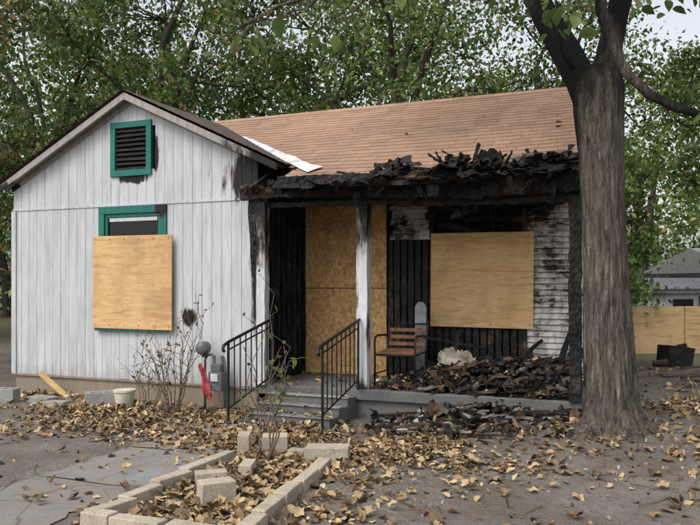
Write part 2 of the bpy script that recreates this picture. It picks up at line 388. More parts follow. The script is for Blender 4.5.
slab(b,-9.10,wz(-9.10),PK[0],PK[1],8.33,8.36,.095,M_rake); slab(b,PK[0],PK[1],-4.45,wz(-4.45),8.33,8.36,.095,M_rake)
slab(b,-9.10,wz(-9.10),PK[0],PK[1],8.365,11.3,.05,M_trim); slab(b,PK[0],PK[1],-4.45,wz(-4.45),8.365,11.3,.05,M_char)
slab(b,-9.02,wz(-9.02)-.055,PK[0],PK[1]-.055,YW-.02,YW-.004,.08,M_rake); slab(b,PK[0],PK[1]-.055,-4.81,wz(-4.81)-.055,YW-.02,YW-.004,.08,M_rake)
b.obj('rake_boards',H)
def shingle(name,pos,u0,u1,v0,v1,tab,exp,keep,mat):
    mb=MB(); v=v0; row=0
    while v<v1:
        u=u0+R(0,tab)-tab; ve=min(v+exp,v1)
        while u<u1:
            wd=tab*R(.75,1.2); a,c=max(u,u0),min(u+wd-.004,u1)
            if c-a>.03 and keep((a+c)/2,(v+ve)/2):
                d=R(-.005,.004); lift=.010+R(0,.004)
                mb.add([pos(a,v+d,lift),pos(c,v+d,lift),pos(c,ve+.02,.003),pos(a,ve+.02,.003),pos(a,v+d,0),pos(c,v+d,0)],[(0,1,2,3),(4,5,1,0)],mat)
            u+=wd
        v+=exp; row+=1
    return mb.obj(name,H)
nM=Vector((0,-.458,.889))
def sag(u): return -.045*math.exp(-((u+2.4)/1.1)**2)
def posM(u,v,l): p=Vector((u,v,mz(v)+.03+(sag(u)*S((9.6-v)/1.2)))); return p+nM*l
def bound(x):
    e=8.12+.05*mnoise.noise(Vector((x*3,0,0)))
    if x>-2.9: e+=.20*S((x+2.9)/.8)+.26*abs(mnoise.noise(Vector((x*3.2,3,0))))
    elif x>-4: e+=.12*abs(mnoise.noise(Vector((x*4,3,0))))
    return e
shingle('main_roof_shingles',posM,-7.4,-.72,8.1,11.16,.28,.122,lambda u,v:(mz(v)>wz(u)-.06 or u>-4.2) and v>bound(u),M_roof)
shingle('wing_roof_shingles_right',lambda u,v,l:Vector((v,u,wz(v)+.03+l)) ,8.30,11.3,PK[0],-4.42,.3,.13,lambda u,v:wz(v)>mz(u)-.08,M_roof2)
shingle('wing_roof_shingles_left',lambda u,v,l:Vector((v,u,wz(v)+.03+l)),8.30,11.3,-9.12,PK[0],.3,.13,lambda u,v:True,M_roof2)
shingle('back_roof_shingles',lambda u,v,l:Vector((u,22.3-v,mz(v)+.02+l)),-9.1,-.72,8.1,11.16,.6,.25,lambda u,v:True,M_roof)
b=MB()
n=90; x0,x1=-7.4,-.74
def deckb(x): return (8.06 if x>-4.3 else 8.1+(wz(x)-2.82)/.515)+(.25*abs(mnoise.noise(Vector((x*4,7,0)))) if x>-3.2 else 0)
top=[];bot=[]
for i in range(n+1):
    x=x0+(x1-x0)*i/n; e=max(8.06,deckb(x)); sg=sag(x)
    for z_,l in ((.022,top),(-.03,bot)): l.append(((x,e,mz(e)+z_+sg),(x,9.7,mz(9.7)+z_-.004),(x,11.15,mz(11.15)+z_)))
vs=[q for p in top for q in p]+[q for p in bot for q in p]; o=3*(n+1); fs=[]
for i in range(n):
    for k in (0,1): fs+=[(3*i+k,3*i+3+k,3*i+4+k,3*i+1+k),(o+3*i+k,o+3*i+1+k,o+3*i+4+k,o+3*i+3+k)]
    fs.append((3*i,o+3*i,o+3*i+3,3*i+3))
b.add(vs,fs,M_char)
ZR=mz(11.15)
b.add([(-9.1,11.15,ZR),(-.74,11.15,ZR),(-.74,14.2,2.8),(-9.1,14.2,2.8)],[(0,1,2,3)],M_char)
b.obj('roof_deck',H)
b=MB(); x=-7.4
while x<-.75:
    b.add([(x,11.05,mz(11.05)+.045),(x+.296,11.05,mz(11.05)+.045),(x+.296,11.155,ZR+.06),(x,11.155,ZR+.06),(x,11.25,mz(11.05)+.045),(x+.296,11.25,mz(11.05)+.045)],[(0,1,2,3),(3,2,5,4)],M_roof); x+=.3
b.obj('ridge_cap',H)
b=MB(); A=Vector((-6.0,10.02,0)); B=Vector((-3.98,8.34,0)); w_=Vector((.10,.115,0)); nn=14; vs=[]
for i in range(nn+1):
    p=A.lerp(B,i/nn); k=i/nn; a_=p-w_*(.2+.1*k+R(-.06,.06)); c_=p+w_*(.5+.35*k+R(-.08,.08)+(.25 if i==nn else 0))
    vs+=[(a_.x,a_.y,mz(a_.y)+.060+R(0,.006)),(c_.x,c_.y,mz(c_.y)+.060+R(0,.008))]
b.add(vs,[(2*i,2*i+2,2*i+3,2*i+1) for i in range(nn)],M_galv)
b.obj('valley_flashing',H)
def frame(mb,x0,x1,z0,z1,w,y0,y1,mat):
    mb.box(x0,x1,y0,y1,z1-w,z1,mat); mb.box(x0,x1,y0,y1,z0,z0+w,mat)
    mb.box(x0,x0+w,y0,y1,z0+w,z1-w,mat); mb.box(x1-w,x1,y0,y1,z0+w,z1-w,mat)
b=MB(); frame(b,-7.17,-6.47,3.12,3.88,.085,YW-.03,YW+.03,M_teal)
for i in range(9):
    z=3.235+i*.066; b.obox(Vector((-6.82+R(-.004,.004),YW+.005,z)),(.52,.012,.07),eul(math.radians(-35+R(-8,8)),R(-.02,.02),0),M_char)
b.obj('gable_vent',H,bevel=.004)
b=MB(); frame(b,-7.38,-6.22,.98,2.70,.10,YW-.028,YW+.03,M_teal); b.box(-7.42,-6.18,YW-.06,YW-.029,.955,1.0,M_teal)
frame(b,-7.28,-6.32,1.1,2.60,.05,YW-.005,YW+.025,M_teal); b.box(-7.22,-6.38,YW-.003,YW+.02,1.85,1.9,M_siding)
b.box(-7.22,-6.38,YW+.02,YW+.032,1.15,2.54,M_glass); b.box(-7.21,-6.39,YW+.005,YW+.018,2.49,2.545,M_siding)
b.obj('wing_window',H,bevel=.004)
def plyboard(name,x0,x1,z0,z1,y,mat,tilt=0.0,nails=True):
    mb=MB(); mb.obox(Vector(((x0+x1)/2,y,(z0+z1)/2)),(x1-x0,.014,z1-z0),eul(0,tilt,0),mat)
    mb.obj(name,H,bevel=.002)
    if nails:
        mn=MB()
        for i in range(6):
            for zz in (z0+.05,z1-.05):
                xx=x0+.05+(x1-x0-.1)*i/5; mn.obox(Vector((xx,y-.009,zz)),(.012,.005,.012),eul(0,0,0),M_iron)
        mn.obj(name+'_screws',H)
plyboard('window_board',-7.43,-6.09,.99,2.285,YW-.072,M_ply,.004)
b=MB()
def lap(x0,x1,z0,z1,y,exp=.068,rag=0):
    z=z0
    while z<z1:
        a=x0+(R(0,rag)); c=x1-(R(0,rag)); n=10; vs=[]
        for i in range(n+1):
            X=a+(c-a)*i/n; dz=.006*mnoise.noise(Vector((X*3,z*2,0))); dy=.012*mnoise.noise(Vector((X*3,z*5,4)))
            vs+=[(X,y-.045+dy,z+dz),(X,y-.002,z+exp+dz),(X,y+.004,z+.004+dz)]
        fs=[]
        for i in range(n): o=3*i; fs+=[(o,o+3,o+4,o+1),(o+2,o+5,o+3,o)]
        b.add(vs,fs,M_lap); z+=exp
lap(-1.60,-.9,.42,2.8,YB,.075)
lap(-3.48,-2.82,2.22,2.68,YB,rag=.10)
x=-3.46
while x<-1.62:
    zt=2.21 if x<-2.84 else 1.3
    b.rough((x,YB,.34),(x,YB,zt+R(-.03,.02)),.075,.03,M_char,8,.008); x+=.10
b.rough((-2.86,YB-.02,.35),(-2.86,YB-.02,2.7),.06,.06,M_char,16,.008)
b.rough((-1.62,YB-.02,.35),(-1.62,YB-.02,2.7),.06,.05,M_char,16,.008)
b.rough((-2.84,YB-.02,2.52),(-1.6,YB-.02,2.44),.07,.07,M_char,16,.016)
b.rough((-2.4,YB-.02,2.2),(-2.34,YB-.02,2.75),.05,.05,M_char,8,.012)
b.rough((-2.0,YB-.02,2.2),(-2.1,YB-.02,2.75),.03,.04,M_char,8,.012)
b.rough((-2.75,YB-.12,2.42),(-2.2,YB-.05,2.3),.03,.06,M_char,8,.016)
b.obj('porch_back_wall',H)
plyboard('porch_window_board',-2.86,-1.50,1.04,2.29,YB-.07,M_ply,.008)
for i,(z0,z1) in enumerate(((.34,1.55),(1.56,2.76))): plyboard('door_board_%d'%(i+1),-4.80,-3.50,z0,z1,YB-.05-(.004*i),M_osb,0,False)
b=MB(); b.box(XR+.02,-.78,8.46,YB+.04,.20,.33,M_concd); b.box(XR+.1,-.85,8.52,8.7,-.1,.195,M_concd); b.box(-.9,-.82,8.72,YB,-.1,.198,M_found)
b.obj('porch_floor',H,bevel=.015)
PS=dict(nscale=6,namt=2.2,lo=0.1,hi=0.7,vscale=(1.5,1.5,.35))
M_post=m_paint('scorched_post_paint',(0.6,0.61,0.63),[((-3.36,8.4,2.6),(0.35,.5,1.0)),((-4.75,8.42,2.7),(0.3,.5,1.25)),((-3.47,8.4,1.3),(0.09,.3,1.2)),((-3.27,8.4,1.0),(0.05,.3,1.0)),((-3.36,8.4,.3),(.3,.4,.3))],.7,sk=PS)
b=MB(); b.rough((-3.36,8.55,.33),(-3.36,8.55,2.62),.14,.14,M_post,24,.005); b.obj('porch_post_centre',H)
b=MB(); b.rough((-4.725,8.47,.33),(-4.70,8.44,2.66),.12,.12,M_post,24,.004); b.obj('porch_post_wing',H)
b=MB(); b.rough((-.86,8.5,.33),(-.86,8.5,2.7),.12,.14,M_char,24,.012); b.obj('porch_post_end',H)
b=MB()
b.rough((-4.98,8.38,2.77),(-3.3,8.38,2.75),.10,.14,M_char,30,.014); b.rough((-3.32,8.38,2.75),(-2.0,8.38,2.68),.10,.19,M_char,26,.022); b.rough((-2.02,8.38,2.68),(-.74,8.38,2.73),.10,.21,M_char,26,.024)
b.rough((-4.75,8.5,2.62),(-2.9,8.5,2.60),.08,.06,M_char,40,.01); b.rough((-2.95,8.52,2.60),(-.8,8.5,2.55),.08,.10,M_char,40,.018)
b.rough((-4.3,8.09,2.87),(-3.0,8.09,2.84),.04,.09,M_char,30,.01)
x=-4.7
while x<-.8:
    e=8.02+R(0,.2) if x>-3 else 8.1
    b.rough((x+R(-.03,.03),e,mz(e)-.07),(x,YB,mz(YB)-.08),.05,.10,M_char,8,.01); x+=.40
b.box(XR,XE,8.62,YB,2.78,2.80,M_black)
b.obj('charred_porch_beam',H)
# torn burnt roofing along the eave
b=MB()
for i in range(60):
    t=random.random()**.7; x=-3.9+t*3.05; yy=8.04+R(0,.32)*S((x+3.6)/1.2)
    b.sheet(Vector((x,yy,mz(yy)+sag(x)+R(.0,.03))),R(.12,.4),R(.1,.3),eul(R(-.1,.55),R(-.2,.2),R(-.6,.6)),M_char,5,R(.01,.035),R(-.05,.04),.3)
clus=[(-3.15,.04,4),(-2.75,.11,8),(-2.2,.16,13),(-1.85,.17,13),(-1.45,.09,8),(-1.1,.11,10)]
for (cx,hh,nn) in clus:
    for i in range(nn):
        x=cx+R(-.22,.22); yy=8.08+R(0,.26); z=mz(yy)+R(-.02,hh*.4); k=random.random()
        if k<.4: b.sheet(Vector((x,yy,z+.03)),R(.12,.36),R(.10,.28),eul(R(-.2,.9),R(-.35,.35),R(-.8,.8)),M_char,5,R(.02,.06),R(-.05,.12),.3)
        else: b.rough((x,yy,z),(x+R(-.32,.32),yy+R(-.2,.12),z+R(-.02,hh)),R(.04,.12),R(.015,.04),M_char,6,.012,R(.3,1))
for (x,z1,dx,w0) in ((-1.95,.28,.10,.05),(-2.22,.22,-.12,.07),(-1.62,.17,.14,.05),(-1.15,.16,-.10,.06),(-2.85,.18,.08,.06)):
    b.rough((x,8.22,mz(8.22)-.03),(x+dx,8.18,mz(8.22)+z1),w0,.03,M_char,7,.010,.5)
for i in range(18):
    x=R(-3.6,-.9); yy=R(8.1,8.4); z=2.72; l=R(.03,.12) if random.random()<.75 else R(.12,.24)
    b.rough((x,yy,z),(x+R(-.14,.14),yy+R(-.05,.05),z-l),R(.03,.2),R(.008,.02),M_char,5,.014,R(.2,.7))
for i in range(9):
    x=R(-2.7,-1.1); b.sheet(Vector((x,8.7+R(0,.7),2.6+R(-.1,.05))),R(.2,.5),R(.1,.25),eul(R(.6,1.6),R(-.6,.6),R(-.5,.5)),M_char,5,.06,.1,.3)
b.obj('burnt_roof_edge',H)
b=MB()
for i in range(18):
    x=R(-4.98,-3.9); b.rough((x,8.3,2.85+R(-.02,.03)),(x+R(.05,.3),8.28,2.82+R(-.03,.06)),.04,.06,M_char,5,.018,R(.4,1))
for i in range(5):
    x=-4.86+R(0,.14); b.rough((x,8.40,2.7),(x+R(-.03,.03),8.40,2.7-R(.3,1.1)),.08,.02,M_char,7,.012,.4)
b.obj('burnt_corner_debris',H)

# ------------------------------------------------------------------ steps & rails
b=MB(); prev=8.457
for i,(z,y) in enumerate(((.25,8.19),(.17,7.93),(.09,7.66))):
    b.box(-4.48,-3.42,y,prev-.001,-.12,z,M_concd); b.box(-4.495,-3.405,y-.02,y+.10,z+.001,z+.022,M_conc); prev=y
b.obj('concrete_steps',bevel=.012)
def rail(x):
    mb=MB(); yb,yf=8.42,7.38; zb,zf=.33,.02; tb,tf=1.17,.95
    mb.tube([(x,yb,zb),(x,yb,tb)],.016,M_iron,6); mb.tube([(x,yf,0),(x,yf,tf)],.016,M_iron,6)
    mb.tube([(x,yb+.04,tb+.01),(x,yb,tb),(x,yf,tf),(x,yf-.10,tf-.035),(x,yf-.12,tf-.08),(x,yf-.09,tf-.10)],.019,M_iron,8)
    mb.tube([(x,yb,zb+.12),(x,yf,zf+.17)],.012,M_iron,6); mb.tube([(x,yb,tb-.09),(x,yf,tf-.09)],.010,M_iron,6)
    for i in range(1,8):
        t=i/8; yy=yb+(yf-yb)*t; mb.tube([(x,yy,zb+.12+(zf+.17-zb-.12)*t),(x,yy,tb+(tf-tb)*t)],.0085,M_iron,5)
    return mb
rail(-4.56).obj('handrail'); rail(-3.38).obj('handrail.001')

# ------------------------------------------------------------------ gas meter
e=empty('gas_meter',(-5.35,8.3,0)); b=MB()
b.tube([(-5.5,8.33,-.05),(-5.5,8.33,.62),(-5.47,8.33,.68),(-5.40,8.33,.70),(-5.36,8.33,.66)],.018,M_steel,8)
b.tube([(-5.20,8.33,.0),(-5.20,8.33,.60),(-5.22,8.33,.66),(-5.26,8.33,.68)],.018,M_steel,8); b.obj('pipes',e,True)
b=MB(); b.tube([(-5.5,8.20,.78),(-5.5,8.215,.78),(-5.5,8.25,.78),(-5.5,8.34,.78),(-5.5,8.37,.78)],[.04,.075,.088,.088,.05],M_steel,20); b.tube([(-5.5,8.3,.66),(-5.5,8.3,.76)],.03,M_steel,10); b.obj('regulator',e,True)
b=MB(); b.box(-5.38,-5.19,8.22,8.40,.24,.48,M_steel); b.box(-5.36,-5.21,8.24,8.38,.48,.58,M_steel); b.box(-5.34,-5.23,8.20,8.225,.36,.46,M_galv)
b.tube([(-5.35,8.31,.56),(-5.35,8.31,.69)],.022,M_steel,8); b.tube([(-5.23,8.31,.56),(-5.23,8.31,.69)],.022,M_steel,8); b.obj('meter_body',e,bevel=.03)
M_pink=m_plain('pink_ribbon',(0.60,0.12,0.15),0.6)
b=MB()
for i in range(5): b.sheet(Vector((-5.46+i*.022,8.23-.008*i,.40-.03*i)),.06,.34,eul(math.radians(88),R(-.25,.25),R(-.5,.5)),M_pink,6,.02,.03,0)
b.obj('ribbon',e)

# ------------------------------------------------------------------ bucket, blocks
def block(name,u,d,rot,tiltx=0,mat=M_cinder,size=(.40,.20,.20),hollow=True):
    p=street(u,d); p.z=gh(p.x,p.y)+size[2]/2-.02; mb=MB(); Rm=rotz(rot)@eul(tiltx,0,0); sx,sy,sz=size
    if hollow:
        t=.035
        for yy in (-1,1): mb.obox(p+Rm@Vector((0,yy*(sy/2-t/2),0)),(sx,t,sz),Rm,mat)
        for xx in (-1,0,1): mb.obox(p+Rm@Vector((xx*(sx/2-t/2),0,0)),(t-.001,sy-2*t-.001,sz-.004),Rm,mat)
        mb.obox(p+Rm@Vector((0,0,-sz*.2)),(sx-.06,sy-.06,.02),Rm,M_ground)
    else: mb.obox(p,size,Rm,mat,.006)
    return mb.obj(name,bevel=.006)
block('cinder_block',-4.72,10.2,.3); block('cinder_block.001',-3.25,9.9,.5); block('cinder_block.002',-4.15,10.15,-.1,size=(.4,.2,.1),hollow=False)
block('cinder_block.003',-3.85,9.85,.2,size=(.3,.2,.08),hollow=False); block('cinder_block.004',-3.42,10.3,.9,size=(.4,.2,.15),hollow=False)
p=street(-2.93,9.75); b=MB(); g0=gh(p.x,p.y)-.01
b.tube([p+Vector((0,0,g0+k)) for k in (0,.10,.22,.225,.25,.2505,.16)],[.10,.115,.13,.145,.145,.125,.12],m_plain('offwhite_plastic',(0.6,0.56,0.47),.5),20)
b.obj('plant_pot')
b=MB(); b.obox(Vector((-8.05,8.3,.18)),(.55,.03,.07),eul(0,math.radians(32),0),M_ply); b.obj('leaning_plank')

e=empty('garden_bed_border',(-3,5.2,0)); k=0; BLK=[]
def bed(x,y,rot,size,z=0,tx=0,mat=M_block):
    global k; k+=1; mb=MB(); p=Vector((x,y,gh(x,y)+size[2]/2-.01+z)); mb.obox(p,size,rotz(rot)@eul(tx+R(-.03,.03),R(-.03,.03),0),mat,.006); mb.obj('block_%d'%k,e,bevel=.008)
    BLK.append((x,y,rot,size[0]/2+.02,size[1]/2+.03))
H2=math.pi/2
for i,yy in enumerate((4.12,4.53,4.94,5.35,5.76)): bed(-2.40+R(-.012,.012)-.068*i,yy,H2+.16+R(-.03,.03),(.39,.11,.105))
bed(-2.80,6.22,.30,(.40,.20,.15)); bed(-3.10,6.28,.05,(.22,.11,.08))
bed(-3.60,6.10,H2+.45,(.20,.11,.21)); bed(-3.40,6.34,.45,(.24,.13,.18),0,.1); bed(-3.62,5.72,H2+.05,(.36,.11,.09))
for i,yy in enumerate((5.32,4.90,4.48,4.12)): bed(-3.58+.035*i,yy,H2-.07+R(-.08,.08),(.38,.11,.10))
bed(-3.28,5.05,.7,(.24,.12,.12)); bed(-2.98,4.66,.9,(.26,.14,.17)); bed(-2.66,3.93,.05,(.40,.12,.11)); bed(-3.08,3.90,-.05,(.40,.12,.11)); bed(-3.40,3.92,-.02,(.22,.12,.11))
bed(-3.20,5.48,1.9,(.24,.11,.10))
def onblock(x,y):
    for (bx,by,r,hx,hy) in BLK:
        dx,dy=x-bx,y-by; c,s=math.cos(-r),math.sin(-r)
        if abs(c*dx-s*dy)<hx and abs(s*dx+c*dy)<hy: return True
    return False
# ------------------------------------------------------------------ porch things
def chair():
    e=empty('patio_chair',(-3.05,9.05,.33)); b=MB(); M_w=m_plain('rust_wood_slats',(0.22,0.105,0.05),.6,.6,10)
    x0,x1,y0,y1=-3.33,-2.80,8.85,9.32; z=.33
    for i in range(6): b.obox(Vector(((x0+x1)/2,y0+.04+i*.082,z+.41+.005*i)),(x1-x0-.03,.062,.018),eul(.03,0,0),M_w)
    for i in range(3): b.obox(Vector(((x0+x1)/2,y1+.03+i*.02,z+.50+i*.09)),(x1-x0-.03,.016,.05),eul(-.2,0,0),M_w)
    b.obj('slats',e,bevel=.004); b=MB()
    for x in (x0,x1):
        b.tube([(x,y0,z),(x,y0+.01,z+.3),(x,y0,z+.55),(x,y0+.03,z+.61),(x,y0+.10,z+.63),(x,y1-.08,z+.62),(x,y1+.06,z+.60)],.014,M_iron,8)
        b.tube([(x,y1+.08,z),(x,y1,z+.2),(x,y1,z+.4),(x,y1+.09,z+.76),(x,y1+.13,z+.80)],.014,M_iron,8)
        b.tube([(x,y0,z+.39),(x,y1,z+.41)],.012,M_iron,6); b.tube([(x,y0,z+.15),(x,y1+.05,z+.15)],.009,M_iron,6)
    b.tube([(x0,y0,z+.39),(x1,y0,z+.39)],.012,M_iron,6); b.tube([(x0,y1+.09,z+.76),(x1,y1+.09,z+.76)],.012,M_iron,6)
    b.obj('frame',e,True)
chair()
b=MB(); pts=[(-2.93+.08*math.cos(math.pi*k2/12),1.28+.10*math.sin(math.pi*k2/12)) for k2 in range(13)]
b.prism([(-3.01,.35),(-2.85,.35)]+pts,9.5,9.53,m_plain('grey_board_cover',(0.27,0.29,0.30),.6,.75,4)); b.obj('ironing_board',bevel=.006)
b=MB(); M_pale=m_plain('pale_dirty_cloth',(0.36,0.32,0.27),.8,.7,6)
for i in range(4): b.sheet(Vector((-2.42+R(-.12,.12),9.25+R(-.05,.05),.56+R(-.05,.05))),.32,.38,eul(1.2+R(-.2,.2),R(-.5,.5),R(-.4,.4)),M_pale,7,.08,0,.1)
b.obj('crumpled_sheet',smooth=True)
M_tim=m_plain('scorched_brown_timber',(0.10,0.065,0.042),.8,.6,5); M_ash=m_plain('ashy_wood',(0.15,0.135,0.12),.9,.6,7)
pick=lambda: random.choice([M_char,M_char,M_char,M_char,M_char,M_tim,M_ash])
def heap(x,y): return .27*math.exp(-((x+1.5)/.75)**2)*S((y-8.5)/.5)+.14*math.exp(-((x+2.5)/.5)**2)*S((y-8.5)/.5)
b=MB()
for i in range(230):
    x=R(-2.9,-.95); yy=R(8.52,9.65); z=.35+heap(x,yy)*R(.7,1.2)
    a=R(-.9,.9); l=R(.10,.5); b.rough((x,yy,z),(min(x+l*math.cos(a),-.9),yy+l*math.sin(a)*.6,z+R(-.08,.12)),R(.02,.08),R(.012,.04),pick(),5,.009,R(.5,1))
for i in range(120): 
    x=R(-2.95,-1.0); yy=R(8.55,9.65); b.sheet(Vector((x,yy,.36+heap(x,yy)*R(.8,1.15))),R(.1,.32),R(.08,.22),eul(R(-.7,.7),R(-.6,.6),R(0,3)),pick(),4,.05,R(-.05,.1),.25)
for i in range(90):
    x=R(-3.3,-.95); yy=R(8.52,9.6); s=R(.03,.09); b.obox(Vector((x,yy,.35+heap(x,yy)*R(.9,1.1))),(s*1.4,s,s*.6),eul(R(-.6,.6),R(-.6,.6),R(0,3)),pick(),s*.2)
b.rough((-2.75,9.0,.95),(-2.05,9.4,.80),.025,.025,M_char,6,.005); b.rough((-2.55,9.45,.4),(-2.45,9.7,1.0),.05,.03,M_char,6,.008)
b.rough((-1.9,9.3,.4),(-1.4,9.75,.9),.04,.03,M_char,6,.008); b.rough((-1.2,9.2,.4),(-1.05,9.75,1.0),.06,.03,M_char,6,.01)
n=16; vs=[]
for j in range(n+1):
    for i in range(n+1):
        x=-2.95+2.05*i/n; yy=8.55+1.2*j/n; vs.append((x,yy,.325+max(0,heap(x,yy)*.75+.03*mnoise.noise(Vector((x*5,yy*5,0))))))
b.add(vs,[(j*(n+1)+i,j*(n+1)+i+1,(j+1)*(n+1)+i+1,(j+1)*(n+1)+i) for j in range(n) for i in range(n)],M_char)
b.obj('porch_debris')
b=MB()
def heap2(x,y): return .10*math.exp(-((x+1.9)/.9)**2-((y-7.95)/.35)**2)
for i in range(80):
    x=R(-2.95,-.8); yy=7.95+random.gauss(0,.25); z=gh(x,yy)+.01+heap2(x,yy)*R(.4,1.2); b.sheet(Vector((x,yy,z)),R(.10,.34),R(.08,.24),eul(R(-.5,.5),R(-.5,.5),R(0,3)),pick(),5,R(.03,.07),R(-.05,.08),.3)
for i in range(80):
    x=R(-2.95,-1.0); yy=7.9+random.gauss(0,.3); z=gh(x,yy)+.02+heap2(x,yy)*R(.4,1.3); a=R(-1,1); l=R(.12,.6)
    b.rough((x,yy,z),(x+l*math.cos(a),yy+l*math.sin(a)*.7,z+R(-.03,.09)),R(.015,.07),R(.012,.035),pick(),6,.007,R(.5,1))
b.rough((-2.6,7.45,.10),(-1.35,7.9,.25),.08,.035,M_tim,8,.005); b.rough((-3.0,8.05,.10),(-1.3,8.2,.26),.11,.035,M_char,8,.006)
for i in range(60):
    x=R(-2.9,-.9); yy=R(7.3,8.3); s=R(.03,.10); b.obox(Vector((x,yy,gh(x,yy)+heap2(x,yy)+.02)),(s*1.3,s,s*.5),eul(R(-.5,.5),R(-.5,.5),R(0,3)),random.choice([M_char,M_ash,M_cinder]),s*.2)
b.obj('charred_debris_pile')
b=MB()
for i in range(520):
    p=street(R(-5,5),R(5,11))
    if p.y>8.2: continue
    s=R(.006,.026); b.obox(Vector((p.x,p.y,gh(p.x,p.y)+s*.3)),(s*1.6,s,s*.8),eul(R(0,3),R(0,3),R(0,3)),random.choice([M_cinder,M_cinder,M_char]),s*.2)
b.obj('pebbles')
b=MB()
for i in range(170):
    p=street(R(-5,5),R(5.2,9))
    if p.y>8.2: continue
    a=R(0,6.3); l=R(.08,.4); q=p+Vector((math.cos(a)*l,math.sin(a)*l,0)); m_=(p+q)/2+Vector((R(-.03,.03),R(-.03,.03),0))
    b.tube([(t.x,t.y,gh(t.x,t.y)+.012) for t in (p,m_,q)],[.005,.004,.002],M_twig,5)
b.obj('fallen_twigs')

# ------------------------------------------------------------------ fallen leaves
def dens(x,y):
    d=.03
    n=.5+1.1*mnoise.noise(Vector((x*1.1,y*1.1,3.3)))+.5*mnoise.noise(Vector((x*3,y*3,1.3)))
    def blob(cx,cy,rx,ry,a): return a*math.exp(-(((x-cx)/rx)**2+((y-cy)/ry)**2))
    d+=blob(-3.4,6.9,1.2,.5,.95)+blob(-2.4,6.7,1.0,.5,.6)+blob(-1.5,7.55,1.4,.35,.65)
    d+=blob(-5.8,7.6,1.2,.6,.9)+blob(-6.6,6.4,1.0,.7,.2)+blob(-4.9,7.0,.8,.6,.65)+blob(-2.0,5.6,.5,1.0,.2)+blob(-8,8.2,1.5,.3,.4)
    d+=blob(.6,9.7,.9,2.0,.35)+blob(-.2,7.0,.8,.5,.08)+blob(-4.1,6.4,.6,.5,.3)+blob(-2.15,4.7,.3,.8,.3)
    d*=max(.1,n)
    if -3.50<x<-2.5 and 4.0<y<6.2: d+=.6
    return d
P=[]; tries=0
while len(P)<10500 and tries<150000:
    tries+=1; u=R(-5.6,5.6); d=R(4.6,13); p=street(u,d); x,yy=p.x,p.y
    if yy>8.44 and x<-.7: continue
    if random.random()<dens(x,yy):
        if onblock(x,yy) and random.random()<.93: continue
        z=gh(x,yy)+.008+R(0,.025)
        if -4.5<x<-3.4 and yy>7.64:
            if random.random()<.6: continue
            z=.05+ (.09 if yy<7.9 else .17 if yy<8.17 else .25)-.02
        P.append((x,yy,z))
TL=lobed(); TO=ovate(); TC=curled()
P=np.array(P); a=rng.random(len(P)); 
e=empty('fallen_leaves',(-3,6.5,0))
leaves('leaves_lobed',P[a<.4],.076,M_dry,TL,.36,e,(.35,1.45)); leaves('leaves_oval',P[(a>=.4)&(a<.7)],.074,M_dry,TO,.45,e,(.35,1.4)); leaves('leaves_curled',P[a>=.7],.078,M_dry,TC,.6,e,(.4,1.3))
Q=[]
while len(Q)<260:
    x=R(-3.3,-.85); yy=R(8.48,9.5)
    if random.random()<.3+.7*math.exp(-((x+2.7)/.6)**2)+.5*math.exp(-((x+1.0)/.3)**2): Q.append((x,yy,.355+heap(x,yy)*R(1.0,1.25)+R(0,.03)))
for i in range(45): Q.append((R(-4.7,-3.3),R(8.5,9.7),.345))
for i in range(7): yy=R(8.4,10.0); Q.append((R(-4.2,-.9),yy,mz(yy)+.05))
leaves('leaves_on_porch',Q,.075,M_dry,TL,.4,e,(.4,1.4))

# ------------------------------------------------------------------ trees
def wavy(p0,p1,n,amp,sag=0.0):
    p0,p1=Vector(p0),Vector(p1); l=(p1-p0).length; pts=[]; s=R(0,99)
    for i in range(n+1):
        t=i/n; q=p0.lerp(p1,t); w=math.sin(math.pi*t)
        q+=Vector((mnoise.noise(Vector((t*2.5,s,0))),mnoise.noise(Vector((t*2.5,s,9))),mnoise.noise(Vector((t*2.5,s,4)))))*amp*l*min(1,t*3)
        q.z+=sag*w*l; pts.append(q)
    return pts
def tree(name,u,d,crown,r,ncl,nl,ls,lmat,seed,spread=.55,tr=.22,nlimb=11,bmat=M_bark2,flat=.75):
    """crown: centre height, radius, half height"""
    random.seed(seed); p=street(u,d); p.z=gh(p.x,p.y)-.1; e=empty(name,p); b=MB()
    cz,rx,rz=crown; th=cz-rz*.35
    tp=wavy(p,p+Vector((R(-.6,.6),R(-.6,.6),th)),8,.06); b.tube(tp,[tr*(1.25 if i==0 else 1)*(1-.35*i/8) for i in range(9)],bmat,10)
    cl=[]
    for i in range(ncl):
        a=R(0,6.283); t=random.random()**.45; ph=R(-1,1)
        x=rx*t*math.cos(a)*math.sqrt(1-ph*ph*.7); y_=rx*t*math.sin(a)*math.sqrt(1-ph*ph*.7); cl.append(p+Vector((x,y_,cz+rz*ph)))
    nodes=[]
    for i in range(nlimb):
        c=cl[i]; st=tp[random.choice((5,6,7,8))]; pts=wavy(st,c,7,.10,.06); r0=tr*R(.35,.6)
        b.tube(pts,[r0*(1-.85*k/7) for k in range(8)],bmat,7); nodes+=[(q,r0*(1-.85*k/7)) for k,q in enumerate(pts) if k>1]
    for c in cl[nlimb:]:
        q,rr=min(nodes,key=lambda t:(t[0]-c).length_squared); pts=wavy(q,c,4,.12,.03); r0=min(rr*.7,.05)
        b.tube(pts,[r0,r0*.75,r0*.5,r0*.35,.008],bmat,5)
    b.obj('trunk_and_limbs',e,True)
    C=np.array([tuple(c) for c in cl]); idx=rng.integers(0,ncl,ncl*nl); sc=rng.uniform(.5,1.3,ncl)*spread
    off=rng.normal(0,1,(ncl*nl,3))*sc[idx][:,None]; off[:,2]*=flat
    leaves('foliage',C[idx]+off,ls,lmat,parent=e,var=(.5,1.4)); return e
tree('background_tree',-11.5,19,(7.0,4.2,3.6),0,80,270,.13,M_leafA,11,tr=.25)
